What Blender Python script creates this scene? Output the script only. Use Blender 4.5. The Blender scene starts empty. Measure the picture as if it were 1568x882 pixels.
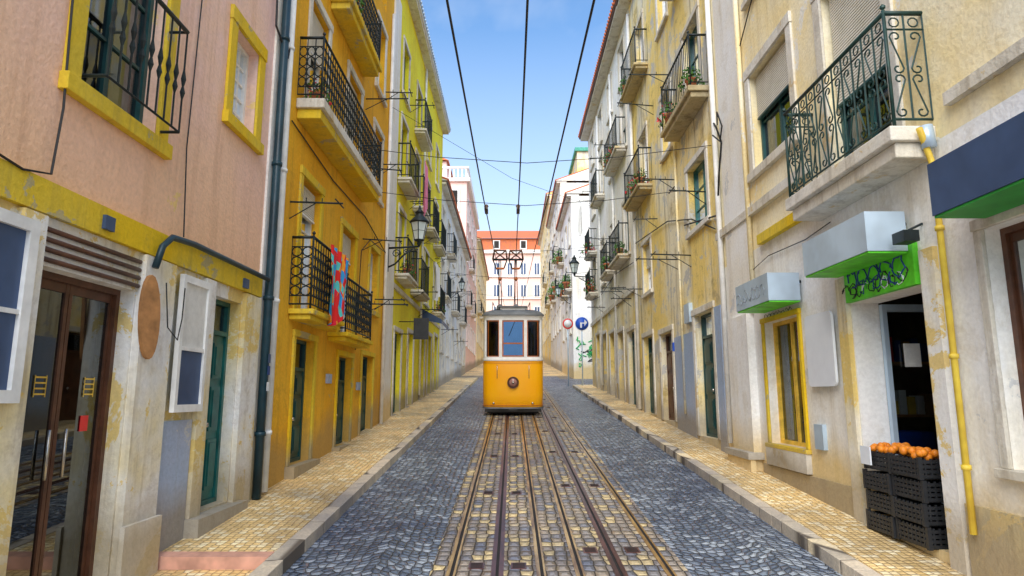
import bpy, bmesh, math, random
from mathutils import Vector, Matrix
random.seed(7)
S=bpy.context.scene
SL=0.076
R=math.radians
# ---------------------------------------------------------------- materials
class NT:
    def __init__(s,name):
        s.m=bpy.data.materials.new(name); s.m.use_nodes=True; s.t=s.m.node_tree
        s.b=s.t.nodes['Principled BSDF']
    def n(s,ty,**k):
        x=s.t.nodes.new(ty)
        for a,v in k.items(): setattr(x,a,v)
        return x
    def l(s,a,b): s.t.links.new(a,b)
    def pos(s):
        return s.n('ShaderNodeNewGeometry').outputs['Position']
    def mapp(s,v,scale,loc=(0,0,0)):
        m=s.n('ShaderNodeMapping'); m.inputs['Scale'].default_value=scale; m.inputs['Location'].default_value=loc
        s.l(v,m.inputs['Vector']); return m.outputs[0]
    def noise(s,v,scale,detail=3,rough=.6,dist=0):
        x=s.n('ShaderNodeTexNoise'); s.l(v,x.inputs['Vector'])
        x.inputs['Scale'].default_value=scale; x.inputs['Detail'].default_value=detail
        x.inputs['Roughness'].default_value=rough; x.inputs['Distortion'].default_value=dist
        return x.outputs[0]
    def mr(s,v,a,b,c=0,d=1):
        x=s.n('ShaderNodeMapRange'); s.l(v,x.inputs[0])
        for i,q in enumerate((a,b,c,d)): x.inputs[i+1].default_value=q
        return x.outputs[0]
    def math(s,op,a,b=None,c=None):
        x=s.n('ShaderNodeMath',operation=op)
        for i,q in enumerate((a,b,c)):
            if q is None: continue
            if isinstance(q,(int,float)): x.inputs[i].default_value=q
            else: s.l(q,x.inputs[i])
        return x.outputs[0]
    def mix(s,f,a,b,mode='MIX'):
        x=s.n('ShaderNodeMix',data_type='RGBA',blend_type=mode)
        if isinstance(f,(int,float)): x.inputs[0].default_value=f
        else: s.l(f,x.inputs[0])
        for i,q in ((6,a),(7,b)):
            if isinstance(q,tuple): x.inputs[i].default_value=(*q[:3],1)
            else: s.l(q,x.inputs[i])
        return x.outputs[2]
    def bump(s,h,st=.3,dist=.02):
        x=s.n('ShaderNodeBump'); x.inputs['Strength'].default_value=st; x.inputs['Distance'].default_value=dist
        s.l(h,x.inputs['Height']); s.l(x.outputs[0],s.b.inputs['Normal'])
    def col(s,c): s.l(c,s.b.inputs['Base Color'])
    def set(s,rough=.8,metal=0,spec=.5):
        s.b.inputs['Roughness'].default_value=rough; s.b.inputs['Metallic'].default_value=metal
        s.b.inputs['Specular IOR Level'].default_value=spec
        return s.m
M={}
def plaster(name,c1,c2,dirt=(.22,.17,.1),patch=(.5,.48,.42),pt=.64,streak=.6,off=0,low=(.3,.26,.2),lowh=1.0,grad=None,blotch=.35):
    k=NT(name); p=k.mapp(k.pos(),(1,1,1),(off,off*1.7,off))
    sx=k.n('ShaderNodeSeparateXYZ'); k.l(k.pos(),sx.inputs[0])
    n1=k.noise(p,.55,4,.62)
    c=k.mix(k.mr(n1,.42,.58),c1,c2)
    if grad: c=k.mix(k.mr(k.math('MULTIPLY_ADD',n1,2.0,sx.outputs[2]),grad[1]+1,grad[2]+1,grad[3],0),c,grad[0])
    pn=k.noise(p,1.1,7,.74,.35)
    c=k.mix(k.math('MULTIPLY',k.mr(pn,.36,.44,1,0),blotch),c,dirt)
    st=k.noise(k.mapp(p,(3.6,3.6,.22)),1.3,4,.7)
    c=k.mix(k.math('MULTIPLY',k.math('MULTIPLY',k.mr(st,.50,.66),streak),k.mr(n1,.40,.56,.25,1)),c,dirt)
    pf=k.mr(pn,pt-.035,pt-.02)
    c=k.mix(k.math('MULTIPLY',pf,.85),c,patch)
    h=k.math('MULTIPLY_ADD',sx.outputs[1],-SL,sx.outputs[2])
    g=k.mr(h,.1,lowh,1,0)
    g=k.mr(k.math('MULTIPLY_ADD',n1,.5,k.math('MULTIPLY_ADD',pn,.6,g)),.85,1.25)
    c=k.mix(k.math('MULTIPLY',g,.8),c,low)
    fn=k.noise(p,24,3,.65)
    c=k.mix(1,c,k.mix(fn,(.80,.80,.80),(1.2,1.2,1.2)),'MULTIPLY')
    k.col(c)
    k.bump(fn,.35,.02)
    M[name]=k.set(.92,0,.2)
def simple(name,c,rough=.6,metal=0,var=.25,scale=6,spec=.5,bump=0):
    k=NT(name); p=k.pos(); f=k.noise(p,scale,3,.65)
    d=tuple(x*(1-var) for x in c); e=tuple(min(1,x*(1+var)) for x in c)
    k.col(k.mix(k.mr(f,.3,.7),d,e))
    if bump: k.bump(k.noise(p,scale*4,2,.6),bump,.01)
    M[name]=k.set(rough,metal,spec)
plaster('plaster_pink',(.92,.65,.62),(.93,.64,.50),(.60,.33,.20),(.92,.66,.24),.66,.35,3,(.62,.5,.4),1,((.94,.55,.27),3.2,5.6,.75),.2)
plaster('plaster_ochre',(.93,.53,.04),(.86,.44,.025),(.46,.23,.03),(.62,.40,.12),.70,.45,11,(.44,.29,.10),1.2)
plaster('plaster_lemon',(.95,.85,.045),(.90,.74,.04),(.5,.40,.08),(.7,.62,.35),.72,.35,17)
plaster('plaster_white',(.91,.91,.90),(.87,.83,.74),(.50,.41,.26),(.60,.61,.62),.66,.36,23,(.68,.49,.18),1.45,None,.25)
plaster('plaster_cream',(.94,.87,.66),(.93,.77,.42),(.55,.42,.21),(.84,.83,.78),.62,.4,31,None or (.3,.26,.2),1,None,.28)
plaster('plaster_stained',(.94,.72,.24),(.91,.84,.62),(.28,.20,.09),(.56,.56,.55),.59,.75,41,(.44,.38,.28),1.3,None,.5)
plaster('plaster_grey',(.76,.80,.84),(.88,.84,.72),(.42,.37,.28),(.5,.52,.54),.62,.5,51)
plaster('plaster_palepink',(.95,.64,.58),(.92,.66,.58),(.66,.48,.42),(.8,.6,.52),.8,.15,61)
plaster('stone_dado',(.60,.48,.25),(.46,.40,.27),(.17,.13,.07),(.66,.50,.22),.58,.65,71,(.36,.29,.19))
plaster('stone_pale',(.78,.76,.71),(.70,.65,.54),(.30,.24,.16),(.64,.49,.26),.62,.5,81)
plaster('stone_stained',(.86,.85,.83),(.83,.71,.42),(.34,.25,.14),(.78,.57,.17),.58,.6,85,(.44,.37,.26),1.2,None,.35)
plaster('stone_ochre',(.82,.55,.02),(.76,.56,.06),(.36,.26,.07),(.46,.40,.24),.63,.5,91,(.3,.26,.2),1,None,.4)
plaster('blue_panel',(.36,.46,.64),(.44,.50,.65),(.36,.37,.38),(.62,.62,.62),.66,.35,95)
simple('iron',(.012,.022,.026),.5,.2,.4,9)
simple('iron_green',(.010,.045,.04),.5,.1,.4,9)
simple('white_paint',(.86,.86,.84),.5,0,.13,5)
simple('green_paint',(.012,.12,.11),.4,0,.4,4)
simple('green_dark',(.009,.065,.065),.45,0,.4,4)
simple('brown_wood',(.10,.038,.018),.45,0,.35,7)
simple('tan_wood',(.36,.17,.06),.6,0,.35,7)
simple('yellow_wood',(.76,.49,.06),.55,0,.3,5)
simple('pipe_dark',(.008,.04,.06),.4,0,.4,3)
simple('pipe_yellow',(.92,.60,.07),.5,0,.3,3)
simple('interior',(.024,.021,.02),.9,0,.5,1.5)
simple('interior_shop',(.10,.075,.05),.9,0,.6,3)  # darkened base colour, the dimness inside the shop is put into it
simple('curtain',(.74,.73,.69),.9,0,.12,8)
simple('cable',(.012,.012,.013),.6,0,.2,5)
simple('steel_grey',(.50,.63,.76),.35,.25,.2,1.5)
simple('steel_dark',(.05,.09,.19),.5,.2,.2,2)
simple('lime_green',(.12,.68,.03),.5,0,.25,5)
simple('awning_green',(.03,.34,.05),.6,0,.2,3)
simple('black_plastic',(.02,.022,.026),.45,0,.3,8)
simple('orange_fruit',(.9,.25,.015),.5,0,.3,20,.5,.2)
simple('red_paint',(.75,.03,.03),.5,0,.1,5)
simple('blue_paint',(.015,.10,.6),.45,0,.1,5)
simple('blue_dim',(.01,.06,.25),.5,0,.3,5)  # darker copy of blue_paint, gives the shop shelves their dimness by colour
simple('terracotta_pot',(.5,.16,.07),.8,0,.3,9)
simple('leaf',(.07,.19,.03),.7,0,.6,18)
simple('flower',(.7,.04,.06),.7,0,.5,18)
k=NT('tram_paint'); p=k.pos(); sx=k.n('ShaderNodeSeparateXYZ'); k.l(p,sx.inputs[0])
c=k.mix(k.mr(k.noise(p,1.5,3),.3,.7),(1.0,.48,.003),(1.0,.42,.002))
c=k.mix(k.math('MULTIPLY',k.mr(k.math('MULTIPLY_ADD',k.noise(k.mapp(p,(5,5,1)),3,4,.7),.5,k.mr(sx.outputs[2],1.6,2.0,1,0)),.75,1.4),.5),c,(.35,.15,.03))
k.col(c); M['tram_paint']=k.set(.22)
simple('tram_white',(.88,.87,.84),.35,0,.1,3)
simple('tram_roof',(.13,.14,.15),.6,0,.3,4)
simple('tram_under',(.02,.018,.016),.7,0,.4,4)
simple('tram_wood',(.46,.12,.02),.4,0,.3,4)
simple('chrome',(.55,.52,.48),.25,.9,.2,8)
simple('lens',(.36,.18,.15),.1,0,.1,8)
simple('lamp_glass',(.62,.72,.74),.12,0,.15,3)
simple('cloth_white',(.87,.88,.92),.9,0,.1,5)
simple('cloth_pink',(.85,.25,.45),.9,0,.2,5)
simple('plate_white',(.82,.87,.95),.4,0,.08,2)
simple('scribble',(.02,.05,.28),.6)
simple('scribble_dark',(.02,.02,.03),.6)
simple('scribble_grey',(.25,.28,.32),.6)
simple('scribble_green',(.05,.5,.15),.6)
simple('copper_green',(.07,.36,.26),.7)
def wavemat(name,c1,c2,scale,axis,bs=.6,rough=.6):
    k=NT(name); w=k.n('ShaderNodeTexWave',wave_type='BANDS',bands_direction=axis); k.l(k.pos(),w.inputs[0])
    w.inputs['Scale'].default_value=scale; w.inputs['Distortion'].default_value=.4
    n=k.noise(k.pos(),2.5,4,.65)
    c=k.mix(k.mr(n,.35,.65),c1,c2); c=k.mix(k.math('MULTIPLY',w.outputs[1],.25),c,tuple(x*.4 for x in c1)); k.col(c)
    k.bump(w.outputs[1],bs,.02); M[name]=k.set(rough)
wavemat('blind',(.78,.74,.64),(.64,.60,.48),9,'Z')
wavemat('tiles',(.68,.18,.06),(.46,.15,.08),1.6,'Y',1,.85)
def glassmat(name,base,tint,mirror,rough=.03,fk=1.0):
    k=NT(name); g=k.n('ShaderNodeBsdfGlossy'); g.inputs['Roughness'].default_value=rough; g.inputs['Color'].default_value=(*mirror,1)
    t=k.n('ShaderNodeBsdfTransparent'); t.inputs[0].default_value=(*tint,1)
    fr=k.n('ShaderNodeFresnel'); fr.inputs[0].default_value=1.6
    mx=k.n('ShaderNodeMixShader'); k.l(k.math('MULTIPLY_ADD',fr.outputs[0],fk,base),mx.inputs[0]); k.l(t.outputs[0],mx.inputs[1]); k.l(g.outputs[0],mx.inputs[2])
    k.l(mx.outputs[0],k.t.nodes['Material Output'].inputs[0]); M[name]=k.m
glassmat('glass',.08,(.5,.56,.58),(.85,.92,1))
glassmat('glass_shop',.16,(.3,.32,.32),(.62,.66,.66),.02)
glassmat('glass_tram',.06,(.3,.32,.34),(.4,.45,.6))
glassmat('glass_sky_tint',.72,(.3,.3,.4),(.22,.50,1.0),.05,.2)  # blue sky reflection of the tram's centre pane put into the mirror colour
k=NT('towel'); v=k.n('ShaderNodeTexVoronoi'); k.l(k.mapp(k.pos(),(1,3,2)),v.inputs[0]); v.inputs['Scale'].default_value=3.2
cr=k.n('ShaderNodeValToRGB'); cr.color_ramp.interpolation='CONSTANT'
sp=k.n('ShaderNodeSeparateColor'); k.l(v.outputs['Color'],sp.inputs[0]); k.l(sp.outputs[0],cr.inputs[0])
for i,(q,c) in enumerate([(0,(.8,.02,.02)),(.35,(.03,.35,.8)),(.55,(.95,.36,.02)),(.7,(.8,.02,.05)),(.84,(.1,.6,.6))]):
    e=cr.color_ramp.elements[i] if i<2 else cr.color_ramp.elements.new(q)
    e.position=q; e.color=(*c,1)
k.col(cr.outputs[0]); M['towel']=k.set(.9)
def cobble(name,cols,joint,scale,rnd,warp=None,jw=.06,bs=.7,rough=.6,stretch=(1,1,1)):
    k=NT(name); p=k.pos()
    sx=k.n('ShaderNodeSeparateXYZ'); k.l(p,sx.inputs[0])
    x,y=sx.outputs[0],sx.outputs[1]
    if warp:
        s=k.math('ABSOLUTE',k.math('SINE',k.math('MULTIPLY',x,math.pi/warp[0])))
        y=k.math('MULTIPLY_ADD',s,warp[1],y)
    cb=k.n('ShaderNodeCombineXYZ'); k.l(x,cb.inputs[0]); k.l(y,cb.inputs[1])
    vv=k.mapp(cb.outputs[0],stretch)
    a=k.n('ShaderNodeTexVoronoi',voronoi_dimensions='2D'); b=k.n('ShaderNodeTexVoronoi',voronoi_dimensions='2D',feature='DISTANCE_TO_EDGE')
    for q in (a,b):
        k.l(vv,q.inputs[0]); q.inputs['Scale'].default_value=scale; q.inputs['Randomness'].default_value=rnd
    sp=k.n('ShaderNodeSeparateColor'); k.l(a.outputs['Color'],sp.inputs[0])
    c=k.mix(sp.outputs[0],cols[0],cols[1]); c=k.mix(k.mr(sp.outputs[1],.72,.8),c,cols[2])
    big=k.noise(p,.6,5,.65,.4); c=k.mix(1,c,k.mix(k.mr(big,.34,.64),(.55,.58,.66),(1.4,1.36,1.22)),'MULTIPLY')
    sm=k.noise(p,40,2,.6); c=k.mix(1,c,k.mix(sm,(.6,.6,.6),(1.35,1.35,1.35)),'MULTIPLY')
    e=k.mr(b.outputs[0],jw*.3,jw)
    c=k.mix(e,joint,c); k.col(c)
    hh=k.math('ADD',k.mr(b.outputs[0],0,jw*3.2),k.math('MULTIPLY',sp.outputs[2],.5))
    k.bump(hh,bs,.025)
    M[name]=k.set(rough)
    k.l(k.mr(sp.outputs[1],0,1,rough-.15,rough+.15),k.b.inputs['Roughness'])
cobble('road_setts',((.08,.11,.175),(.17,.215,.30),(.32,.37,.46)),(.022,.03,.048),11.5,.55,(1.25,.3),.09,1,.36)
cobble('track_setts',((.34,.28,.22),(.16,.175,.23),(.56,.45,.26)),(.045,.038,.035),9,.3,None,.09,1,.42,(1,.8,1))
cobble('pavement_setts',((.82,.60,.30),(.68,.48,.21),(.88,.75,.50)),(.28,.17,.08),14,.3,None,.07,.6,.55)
cobble('kerb_stone',((.58,.50,.41),(.46,.41,.35),(.66,.56,.40)),(.12,.1,.08),2,.1,None,.012,.4,.7,(.1,.8,1))
simple('step_pink',(.64,.34,.25),.8,0,.3,4)
simple('ground_dirt',(.22,.19,.15),.95,0,.3,.3)
k=NT('rail_steel'); p=k.pos(); k.col(k.mix(k.mr(k.noise(k.mapp(p,(6,.6,1)),3,3,.6),.35,.65),(.22,.11,.04),(.68,.44,.16))); M['rail_steel']=k.set(.28,.5)
k=NT('slot_steel'); p=k.pos(); k.col(k.mix(k.mr(k.noise(k.mapp(p,(6,.6,1)),3,3,.6),.35,.65),(.06,.022,.018),(.16,.06,.045))); M['slot_steel']=k.set(.33,.4)
simple('groove',(.012,.01,.01),.8)
# ---------------------------------------------------------------- mesh builder
class MB:
    def __init__(s): s.v=[];s.f=[];s.mi=[];s.mats=[];s.sm=[]
    def m(s,name):
        if name not in s.mats: s.mats.append(name)
        return s.mats.index(name)
    def faces(s,vs,fs,mat,smooth=False):
        o=len(s.v); s.v+=[tuple(q) for q in vs]; i=s.m(mat)
        for f in fs: s.f.append([o+q for q in f]); s.mi.append(i); s.sm.append(smooth)
    def box(s,x0,x1,y0,y1,z0,z1,mat,slope=0):
        if x0>x1:x0,x1=x1,x0
        a=SL*y0*slope; b=SL*y1*slope
        vs=[(x0,y0,z0+a),(x1,y0,z0+a),(x1,y1,z0+b),(x0,y1,z0+b),(x0,y0,z1+a),(x1,y0,z1+a),(x1,y1,z1+b),(x0,y1,z1+b)]
        s.faces(vs,[(0,3,2,1),(4,5,6,7),(0,1,5,4),(1,2,6,5),(2,3,7,6),(3,0,4,7)],mat)
    def tube(s,pts,r,mat,n=5,caps=True):
        pts=[Vector(p) for p in pts]; N=len(pts); vs=[]
        rr=r if isinstance(r,(list,tuple)) else [r]*N
        up=Vector((0,0,1)); prev=None
        for i,p in enumerate(pts):
            d=(pts[min(i+1,N-1)]-pts[max(i-1,0)])
            if d.length<1e-9: d=Vector((0,0,1))
            d.normalize()
            if prev is None:
                a=d.cross(up)
                if a.length<.1: a=d.cross(Vector((1,0,0)))
            else: a=prev-d*prev.dot(d)
            if a.length<1e-6: a=d.cross(Vector((0,1,0)))
            a.normalize(); prev=a; b=d.cross(a)
            for j in range(n):
                t=2*math.pi*j/n; vs.append(p+(a*math.cos(t)+b*math.sin(t))*rr[i])
        fs=[]
        for i in range(N-1):
            for j in range(n):
                k2=(j+1)%n; fs.append((i*n+j,i*n+k2,(i+1)*n+k2,(i+1)*n+j))
        if caps: fs+= [tuple(range(n))[::-1],tuple(range((N-1)*n,N*n))]
        s.faces(vs,fs,mat,n>5)
    def lathe(s,c,prof,mat,n=16,axis='Z'):
        vs=[];c=Vector(c)
        for r,h in prof:
            for j in range(n):
                t=2*math.pi*j/n
                q=(r*math.cos(t),r*math.sin(t),h)
                if axis=='Y': q=(q[0],q[2],q[1])
                if axis=='X': q=(q[2],q[0],q[1])
                vs.append(c+Vector(q))
        fs=[]
        for i in range(len(prof)-1):
            for j in range(n):
                k2=(j+1)%n; fs.append((i*n+j,i*n+k2,(i+1)*n+k2,(i+1)*n+j))
        fs+=[tuple(range(n)),tuple(range((len(prof)-1)*n,len(prof)*n))]
        s.faces(vs,fs,mat,n>8)
    def make(s,name,parent=None,bevel=0,recalc=True):
        if not s.v: return None
        me=bpy.data.meshes.new(name); me.from_pydata(s.v,[],s.f)
        for q in s.mats: me.materials.append(M[q])
        me.polygons.foreach_set('material_index',s.mi); me.polygons.foreach_set('use_smooth',s.sm)
        me.update()
        if recalc:
            bm=bmesh.new(); bm.from_mesh(me); bmesh.ops.recalc_face_normals(bm,faces=bm.faces); bm.to_mesh(me); bm.free()
        o=bpy.data.objects.new(name,me); bpy.context.collection.objects.link(o)
        if parent: o.parent=parent
        if bevel:
            b=o.modifiers.new('b','BEVEL'); b.width=bevel; b.segments=2; b.limit_method='ANGLE'
        return o
def empty(name,loc=(0,0,0)):
    e=bpy.data.objects.new(name,None); e.empty_display_size=.3; bpy.context.collection.objects.link(e); return e
# ---------------------------------------------------------------- facade tools
class Wall:
    """a facade in plane x=X; n=+1 faces +x (left side), n=-1 faces -x (right side)"""
    def __init__(s,X,n): s.X=X; s.n=n
    def P(s,y,z,d): return (s.X+s.n*d,y,z)
    def box(s,mb,y0,y1,z0,z1,d0,d1,mat): mb.box(s.X+s.n*d0,s.X+s.n*d1,y0,y1,z0,z1,mat)
    def quad(s,mb,y0,y1,z0,z1,d,mat): mb.faces([s.P(y0,z0,d),s.P(y1,z0,d),s.P(y1,z1,d),s.P(y0,z1,d)],[(0,1,2,3)],mat)
def window(W,mb,y0,y1,z0,z1,o):
    st=o.get('st','win'); fm=o.get('fm','white_paint'); f=.05
    bk=o.get('back','interior')
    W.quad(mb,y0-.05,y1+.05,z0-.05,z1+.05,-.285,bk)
    if st=='void': return
    W.box(mb,y0,y0+f,z0,z1,-.2,-.12,fm); W.box(mb,y1-f,y1,z0,z1,-.2,-.12,fm)
    W.box(mb,y0+f,y1-f,z1-f,z1,-.2,-.12,fm); W.box(mb,y0+f,y1-f,z0,z0+f,-.2,-.12,fm)
    a,b,c,d=y0+f,y1-f,z0+f,z1-f
    if st in('win','blind'):
        W.quad(mb,a,b,c,d,-.165,'glass')
        m=(a+b)/2; W.box(mb,m-.03,m+.03,c,d,-.185,-.135,fm)
        r=o.get('rows',3)
        for i in range(1,r):
            z=c+(d-c)*i/r
            W.box(mb,a,m-.03,z-.014,z+.014,-.18,-.145,fm); W.box(mb,m+.03,b,z-.014,z+.014,-.18,-.145,fm)
        if o.get('cols',2)>2:
            for q in ((a+m)/2,(b+m)/2): W.box(mb,q-.011,q+.011,c,d,-.178,-.147,fm)
        w=b-a
        if o.get('cur',random.random()<.7):
            for s0,s1 in((a,a+w*.3),(b-w*.3,b)):
                N=12; vs=[]
                for i in range(N+1):
                    y=s0+(s1-s0)*i/N; dd=-.235+.02*math.sin(i*1.9)
                    vs+=[W.P(y,c,dd),W.P(y,d,dd)]
                mb.faces(vs,[(2*i,2*i+2,2*i+3,2*i+1) for i in range(N)],'curtain',True)
        if st=='blind':
            h=(d-c)*o.get('bf',.45)
            W.box(mb,a+.002,b-.002,d-h,d,-.118,-.07,'blind'); W.box(mb,a+.001,b-.001,d-h-.03,d-h-.002,-.12,-.06,fm)
    elif st=='door':
        tr=o.get('tr',.38); W.quad(mb,a,b,d-tr,d,-.165,'glass')
        W.box(mb,a,b,d-tr-.05,d-tr,-.2,-.11,fm)
        m=(a+b)/2; top=d-tr-.052
        for s0,s1 in((a+.004,m-.006),(m+.006,b-.004)):
            W.box(mb,s0,s1,c-.04,top,-.19,-.145,fm)
            H=top-c
            for q0,q1 in((.06,.36),(.41,.68),(.73,.95)):
                W.box(mb,s0+.05,s1-.05,c+H*q0,c+H*q1,-.146,-.125,fm)
                W.box(mb,s0+.085,s1-.085,c+H*q0+.04,c+H*q1-.04,-.126,-.112,fm)
        mb.lathe(W.P(m-.06,c+(top-c)*.45,-.10),[(.001,-.03),(.025,-.02),(.025,.02),(.001,.03)],'chrome',10)
    elif st=='glassdoor':
        W.quad(mb,a,b,c,d,-.165,'glass_shop')
        m=(a+b)/2
        for q in (a+.012,m-.022,m+.022,b-.012): W.box(mb,q-.018,q+.018,c,d,-.18,-.15,fm)
        W.box(mb,a,b,c,c+.1,-.178,-.152,fm)
        W.box(mb,a,b,d-.07,d,-.178,-.152,fm)
        for q in(m-.09,m+.09): mb.tube([W.P(q,c+1.0,-.12),W.P(q,c+1.35,-.12)],.012,'chrome',6)
def scroll(a,z0,z1,r,flip=1):
    pts=[]
    for i in range(9):
        t=i/8; th=-1.6*math.pi*(1-t); q=r*(.35+.65*t); pts.append((a+flip*q*math.cos(th),z0+r+q*math.sin(th)))
    ca,cz=a,(z0+z1)/2
    return pts+[(2*ca-x,2*cz-z) for x,z in reversed(pts)]
def railing(mb,F,L,z,h,style,mat):
    mb.tube([F(0,z+h),F(L,z+h)],.022,mat,6); mb.tube([F(0,z+.07),F(L,z+.07)],.013,mat,4)
    n=max(1,round(L/.13)) if style!='scroll' else max(1,round(L/.2)); st=L/n
    top=z+h-.02; lo=z+.07
    if style=='plain':
        for i in range(n+1): mb.tube([F(i*st,lo),F(i*st,top)],.008,mat,4)
    elif style=='baluster':
        for i in range(n+1):
            m=(lo+top)/2
            mb.tube([F(i*st,lo),F(i*st,m-.16),F(i*st,m-.1),F(i*st,m-.04),F(i*st,m+.03),F(i*st,m+.12),F(i*st,top)],[.009,.009,.024,.01,.024,.009,.009],mat,5)
    elif style=='scroll':
        mb.tube([F(0,top-.14),F(L,top-.14)],.011,mat,4)
        for i in range(n+1): mb.tube([F(i*st,lo),F(i*st,top)],.011,mat,4)
        for i in range(n):
            c=(i+.5)*st; r=min(.055,st*.3); fl=1 if i%2 else -1
            mb.tube([F(x,q) for x,q in scroll(c,lo+.02,lo+(top-.14-lo)*.5,r,fl)],.009,mat,4)
            mb.tube([F(x,q) for x,q in scroll(c,lo+(top-.14-lo)*.5,top-.16,r,-fl)],.009,mat,4)
            mb.tube([F(c+.045*math.cos(t),top-.07+.045*math.sin(t)) for t in [j*math.pi/5 for j in range(11)]],.008,mat,4)
    elif style=='lattice':
        mb.tube([F(0,top-.12),F(L,top-.12)],.009,mat,4); mb.tube([F(0,lo+.12),F(L,lo+.12)],.009,mat,4)
        for i in range(n+1): mb.tube([F(i*st,lo),F(i*st,top)],.008,mat,4)
        zz=lo+.12; H=(top-.12-zz); rows=max(2,round(H/.16)); hh=H/rows
        for i in range(n):
            for j in range(rows):
                c=(i+.5)*st; zc=zz+(j+.5)*hh
                mb.tube([F(c+st*.48*math.cos(t),zc+hh*.48*math.sin(t)) for t in [q*math.pi/4 for q in range(9)]],.010,mat,4,False)
def balcony(W,mb,sl,y0,y1,z,h=1.0,p=.36,style='plain',mat='iron',slab='stone_pale',t=.15,under=None):
    W.box(sl,y0,y1,z-t*.5,z,0.002,p+.04,slab)
    W.box(sl,y0+.05,y1-.05,z-t,z-t*.5-.001,0.002,p-.02,under or slab)
    e=.03
    railing(mb,lambda a,q:W.P(y0+e,q,a),p-.02,z,h,style,mat)
    railing(mb,lambda a,q:W.P(y1-e,q,a),p-.02,z,h,style,mat)
    railing(mb,lambda a,q:W.P(y0+e+a,q,p-.02),y1-y0-2*e,z,h,style,mat)
    for y in (y0+e,y1-e):
        mb.tube([W.P(y,z,p-.02),W.P(y,z+h+.03,p-.02)],.016,mat,6)
        mb.lathe(W.P(y,z+h+.06,p-.02),[(.001,-.03),(.025,-.01),(.025,.01),(.001,.035)],mat,8)
def building(name,X,n,y0,y1,ztop,wall,ops=(),bals=(),depth=8,bands=(),bodyd=.3,roof='tiles',eave=.35,roofh=1.6,surround=None,sw=.13,extra=None):
    E=empty(name); W=Wall(X,n); y0+=.004; y1-=.004
    zb=min(SL*y0,SL*y1)-1.2
    wb=MB()
    ys=sorted({y0,y1,*[o[0] for o in ops],*[o[1] for o in ops]}); ys=[y for y in ys if y0<=y<=y1]
    zs=sorted({zb,ztop,*[o[2] for o in ops],*[o[3] for o in ops],*[b[0] for b in bands]})
    for i in range(len(ys)-1):
        yc=(ys[i]+ys[i+1])/2; run=None
        for j in range(len(zs)-1):
            zc=(zs[j]+zs[j+1])/2; inside=any(o[0]<yc<o[1] and o[2]<zc<o[3] for o in ops)
            m=wall
            for bz,bm_ in bands:
                if zc<bz: m=bm_; break
            if run and (inside or m!=run[2]):
                W.box(wb,ys[i],ys[i+1],run[0],run[1],-.3,0,run[2]); run=None
            if not inside: run=(run[0],zs[j+1],m) if run else (zs[j],zs[j+1],m)
        if run: W.box(wb,ys[i],ys[i+1],run[0],run[1],-.3,0,run[2])
    W.box(wb,y0,y1,zb,ztop,-bodyd-.004,-depth,wall)
    if bodyd>.3:
        W.box(wb,y0,y0+.15,zb,ztop,-.302,-bodyd,wall); W.box(wb,y1-.15,y1,zb,ztop,-.302,-bodyd,wall)
    wb.make('walls',E)
    mb=MB(); tr=MB()
    for o in ops:
        opt=o[4] if len(o)>4 else {}
        if not opt.get('skip'): window(W,mb,*o[:4],opt)
        sm=opt.get('sm',surround)
        if sm:
            w=opt.get('sw',sw); a,b,c,d=o[:4]; e=.035
            W.box(tr,a-w,a-.001,c,d,.001,e,sm); W.box(tr,b+.001,b+w,c,d,.001,e,sm)
            W.box(tr,a-w-.01,b+w+.01,d+.001,d+w,.001,e+.012,sm)
            if not opt.get('nosill'): W.box(tr,a-w-.02,b+w+.02,c-w*.8,c-.001,.001,e+.04,sm)
    mb.make('windows_and_doors',E)
    tr.make('stone_surrounds',E,.006)
    rl=MB(); sl=MB()
    for b in bals: balcony(W,rl,sl,*b[:3],**b[3])
    rl.make('balcony_railings',E); sl.make('balcony_slabs',E,.012)
    if roof:
        rb=MB()
        W.box(rb,y0-.02,y1+.02,ztop+.001,ztop+.09,-.5,eave-.08,'stone_pale')
        W.box(rb,y0-.02,y1+.02,ztop+.091,ztop+.15,-.5,eave-.02,'white_paint' if roof!='tiles' else 'brown_wood')
        z=ztop+.152; vs=[W.P(y0-.05,z,eave),W.P(y1+.05,z,eave),W.P(y1+.05,z+roofh,-depth/2),W.P(y0-.05,z+roofh,-depth/2),W.P(y1+.05,z,-depth-.2),W.P(y0-.05,z,-depth-.2)]
        vs+=[(a,b,c+.09) for a,b,c in vs]
        rb.faces(vs,[(0,1,2,3),(3,2,4,5),(6,7,8,9),(9,8,10,11),(0,1,7,6),(0,3,9,6),(3,5,11,9),(1,2,8,7),(2,4,10,8)],roof)
        rb.faces([vs[0],vs[3],vs[5]],[(0,1,2)],wall); rb.faces([vs[1],vs[2],vs[4]],[(0,1,2)],wall)
        y=y0+.05
        while y<y1:
            rb.tube([W.P(y,z+.06,eave+.03),W.P(y,z+.06+.25*roofh/(depth/2),eave-.25)],.055,roof,6); y+=.2
        rb.make('roof',E)
    if extra:
        x=MB(); extra(W,x); x.make('details',E)
    return E,W
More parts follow.
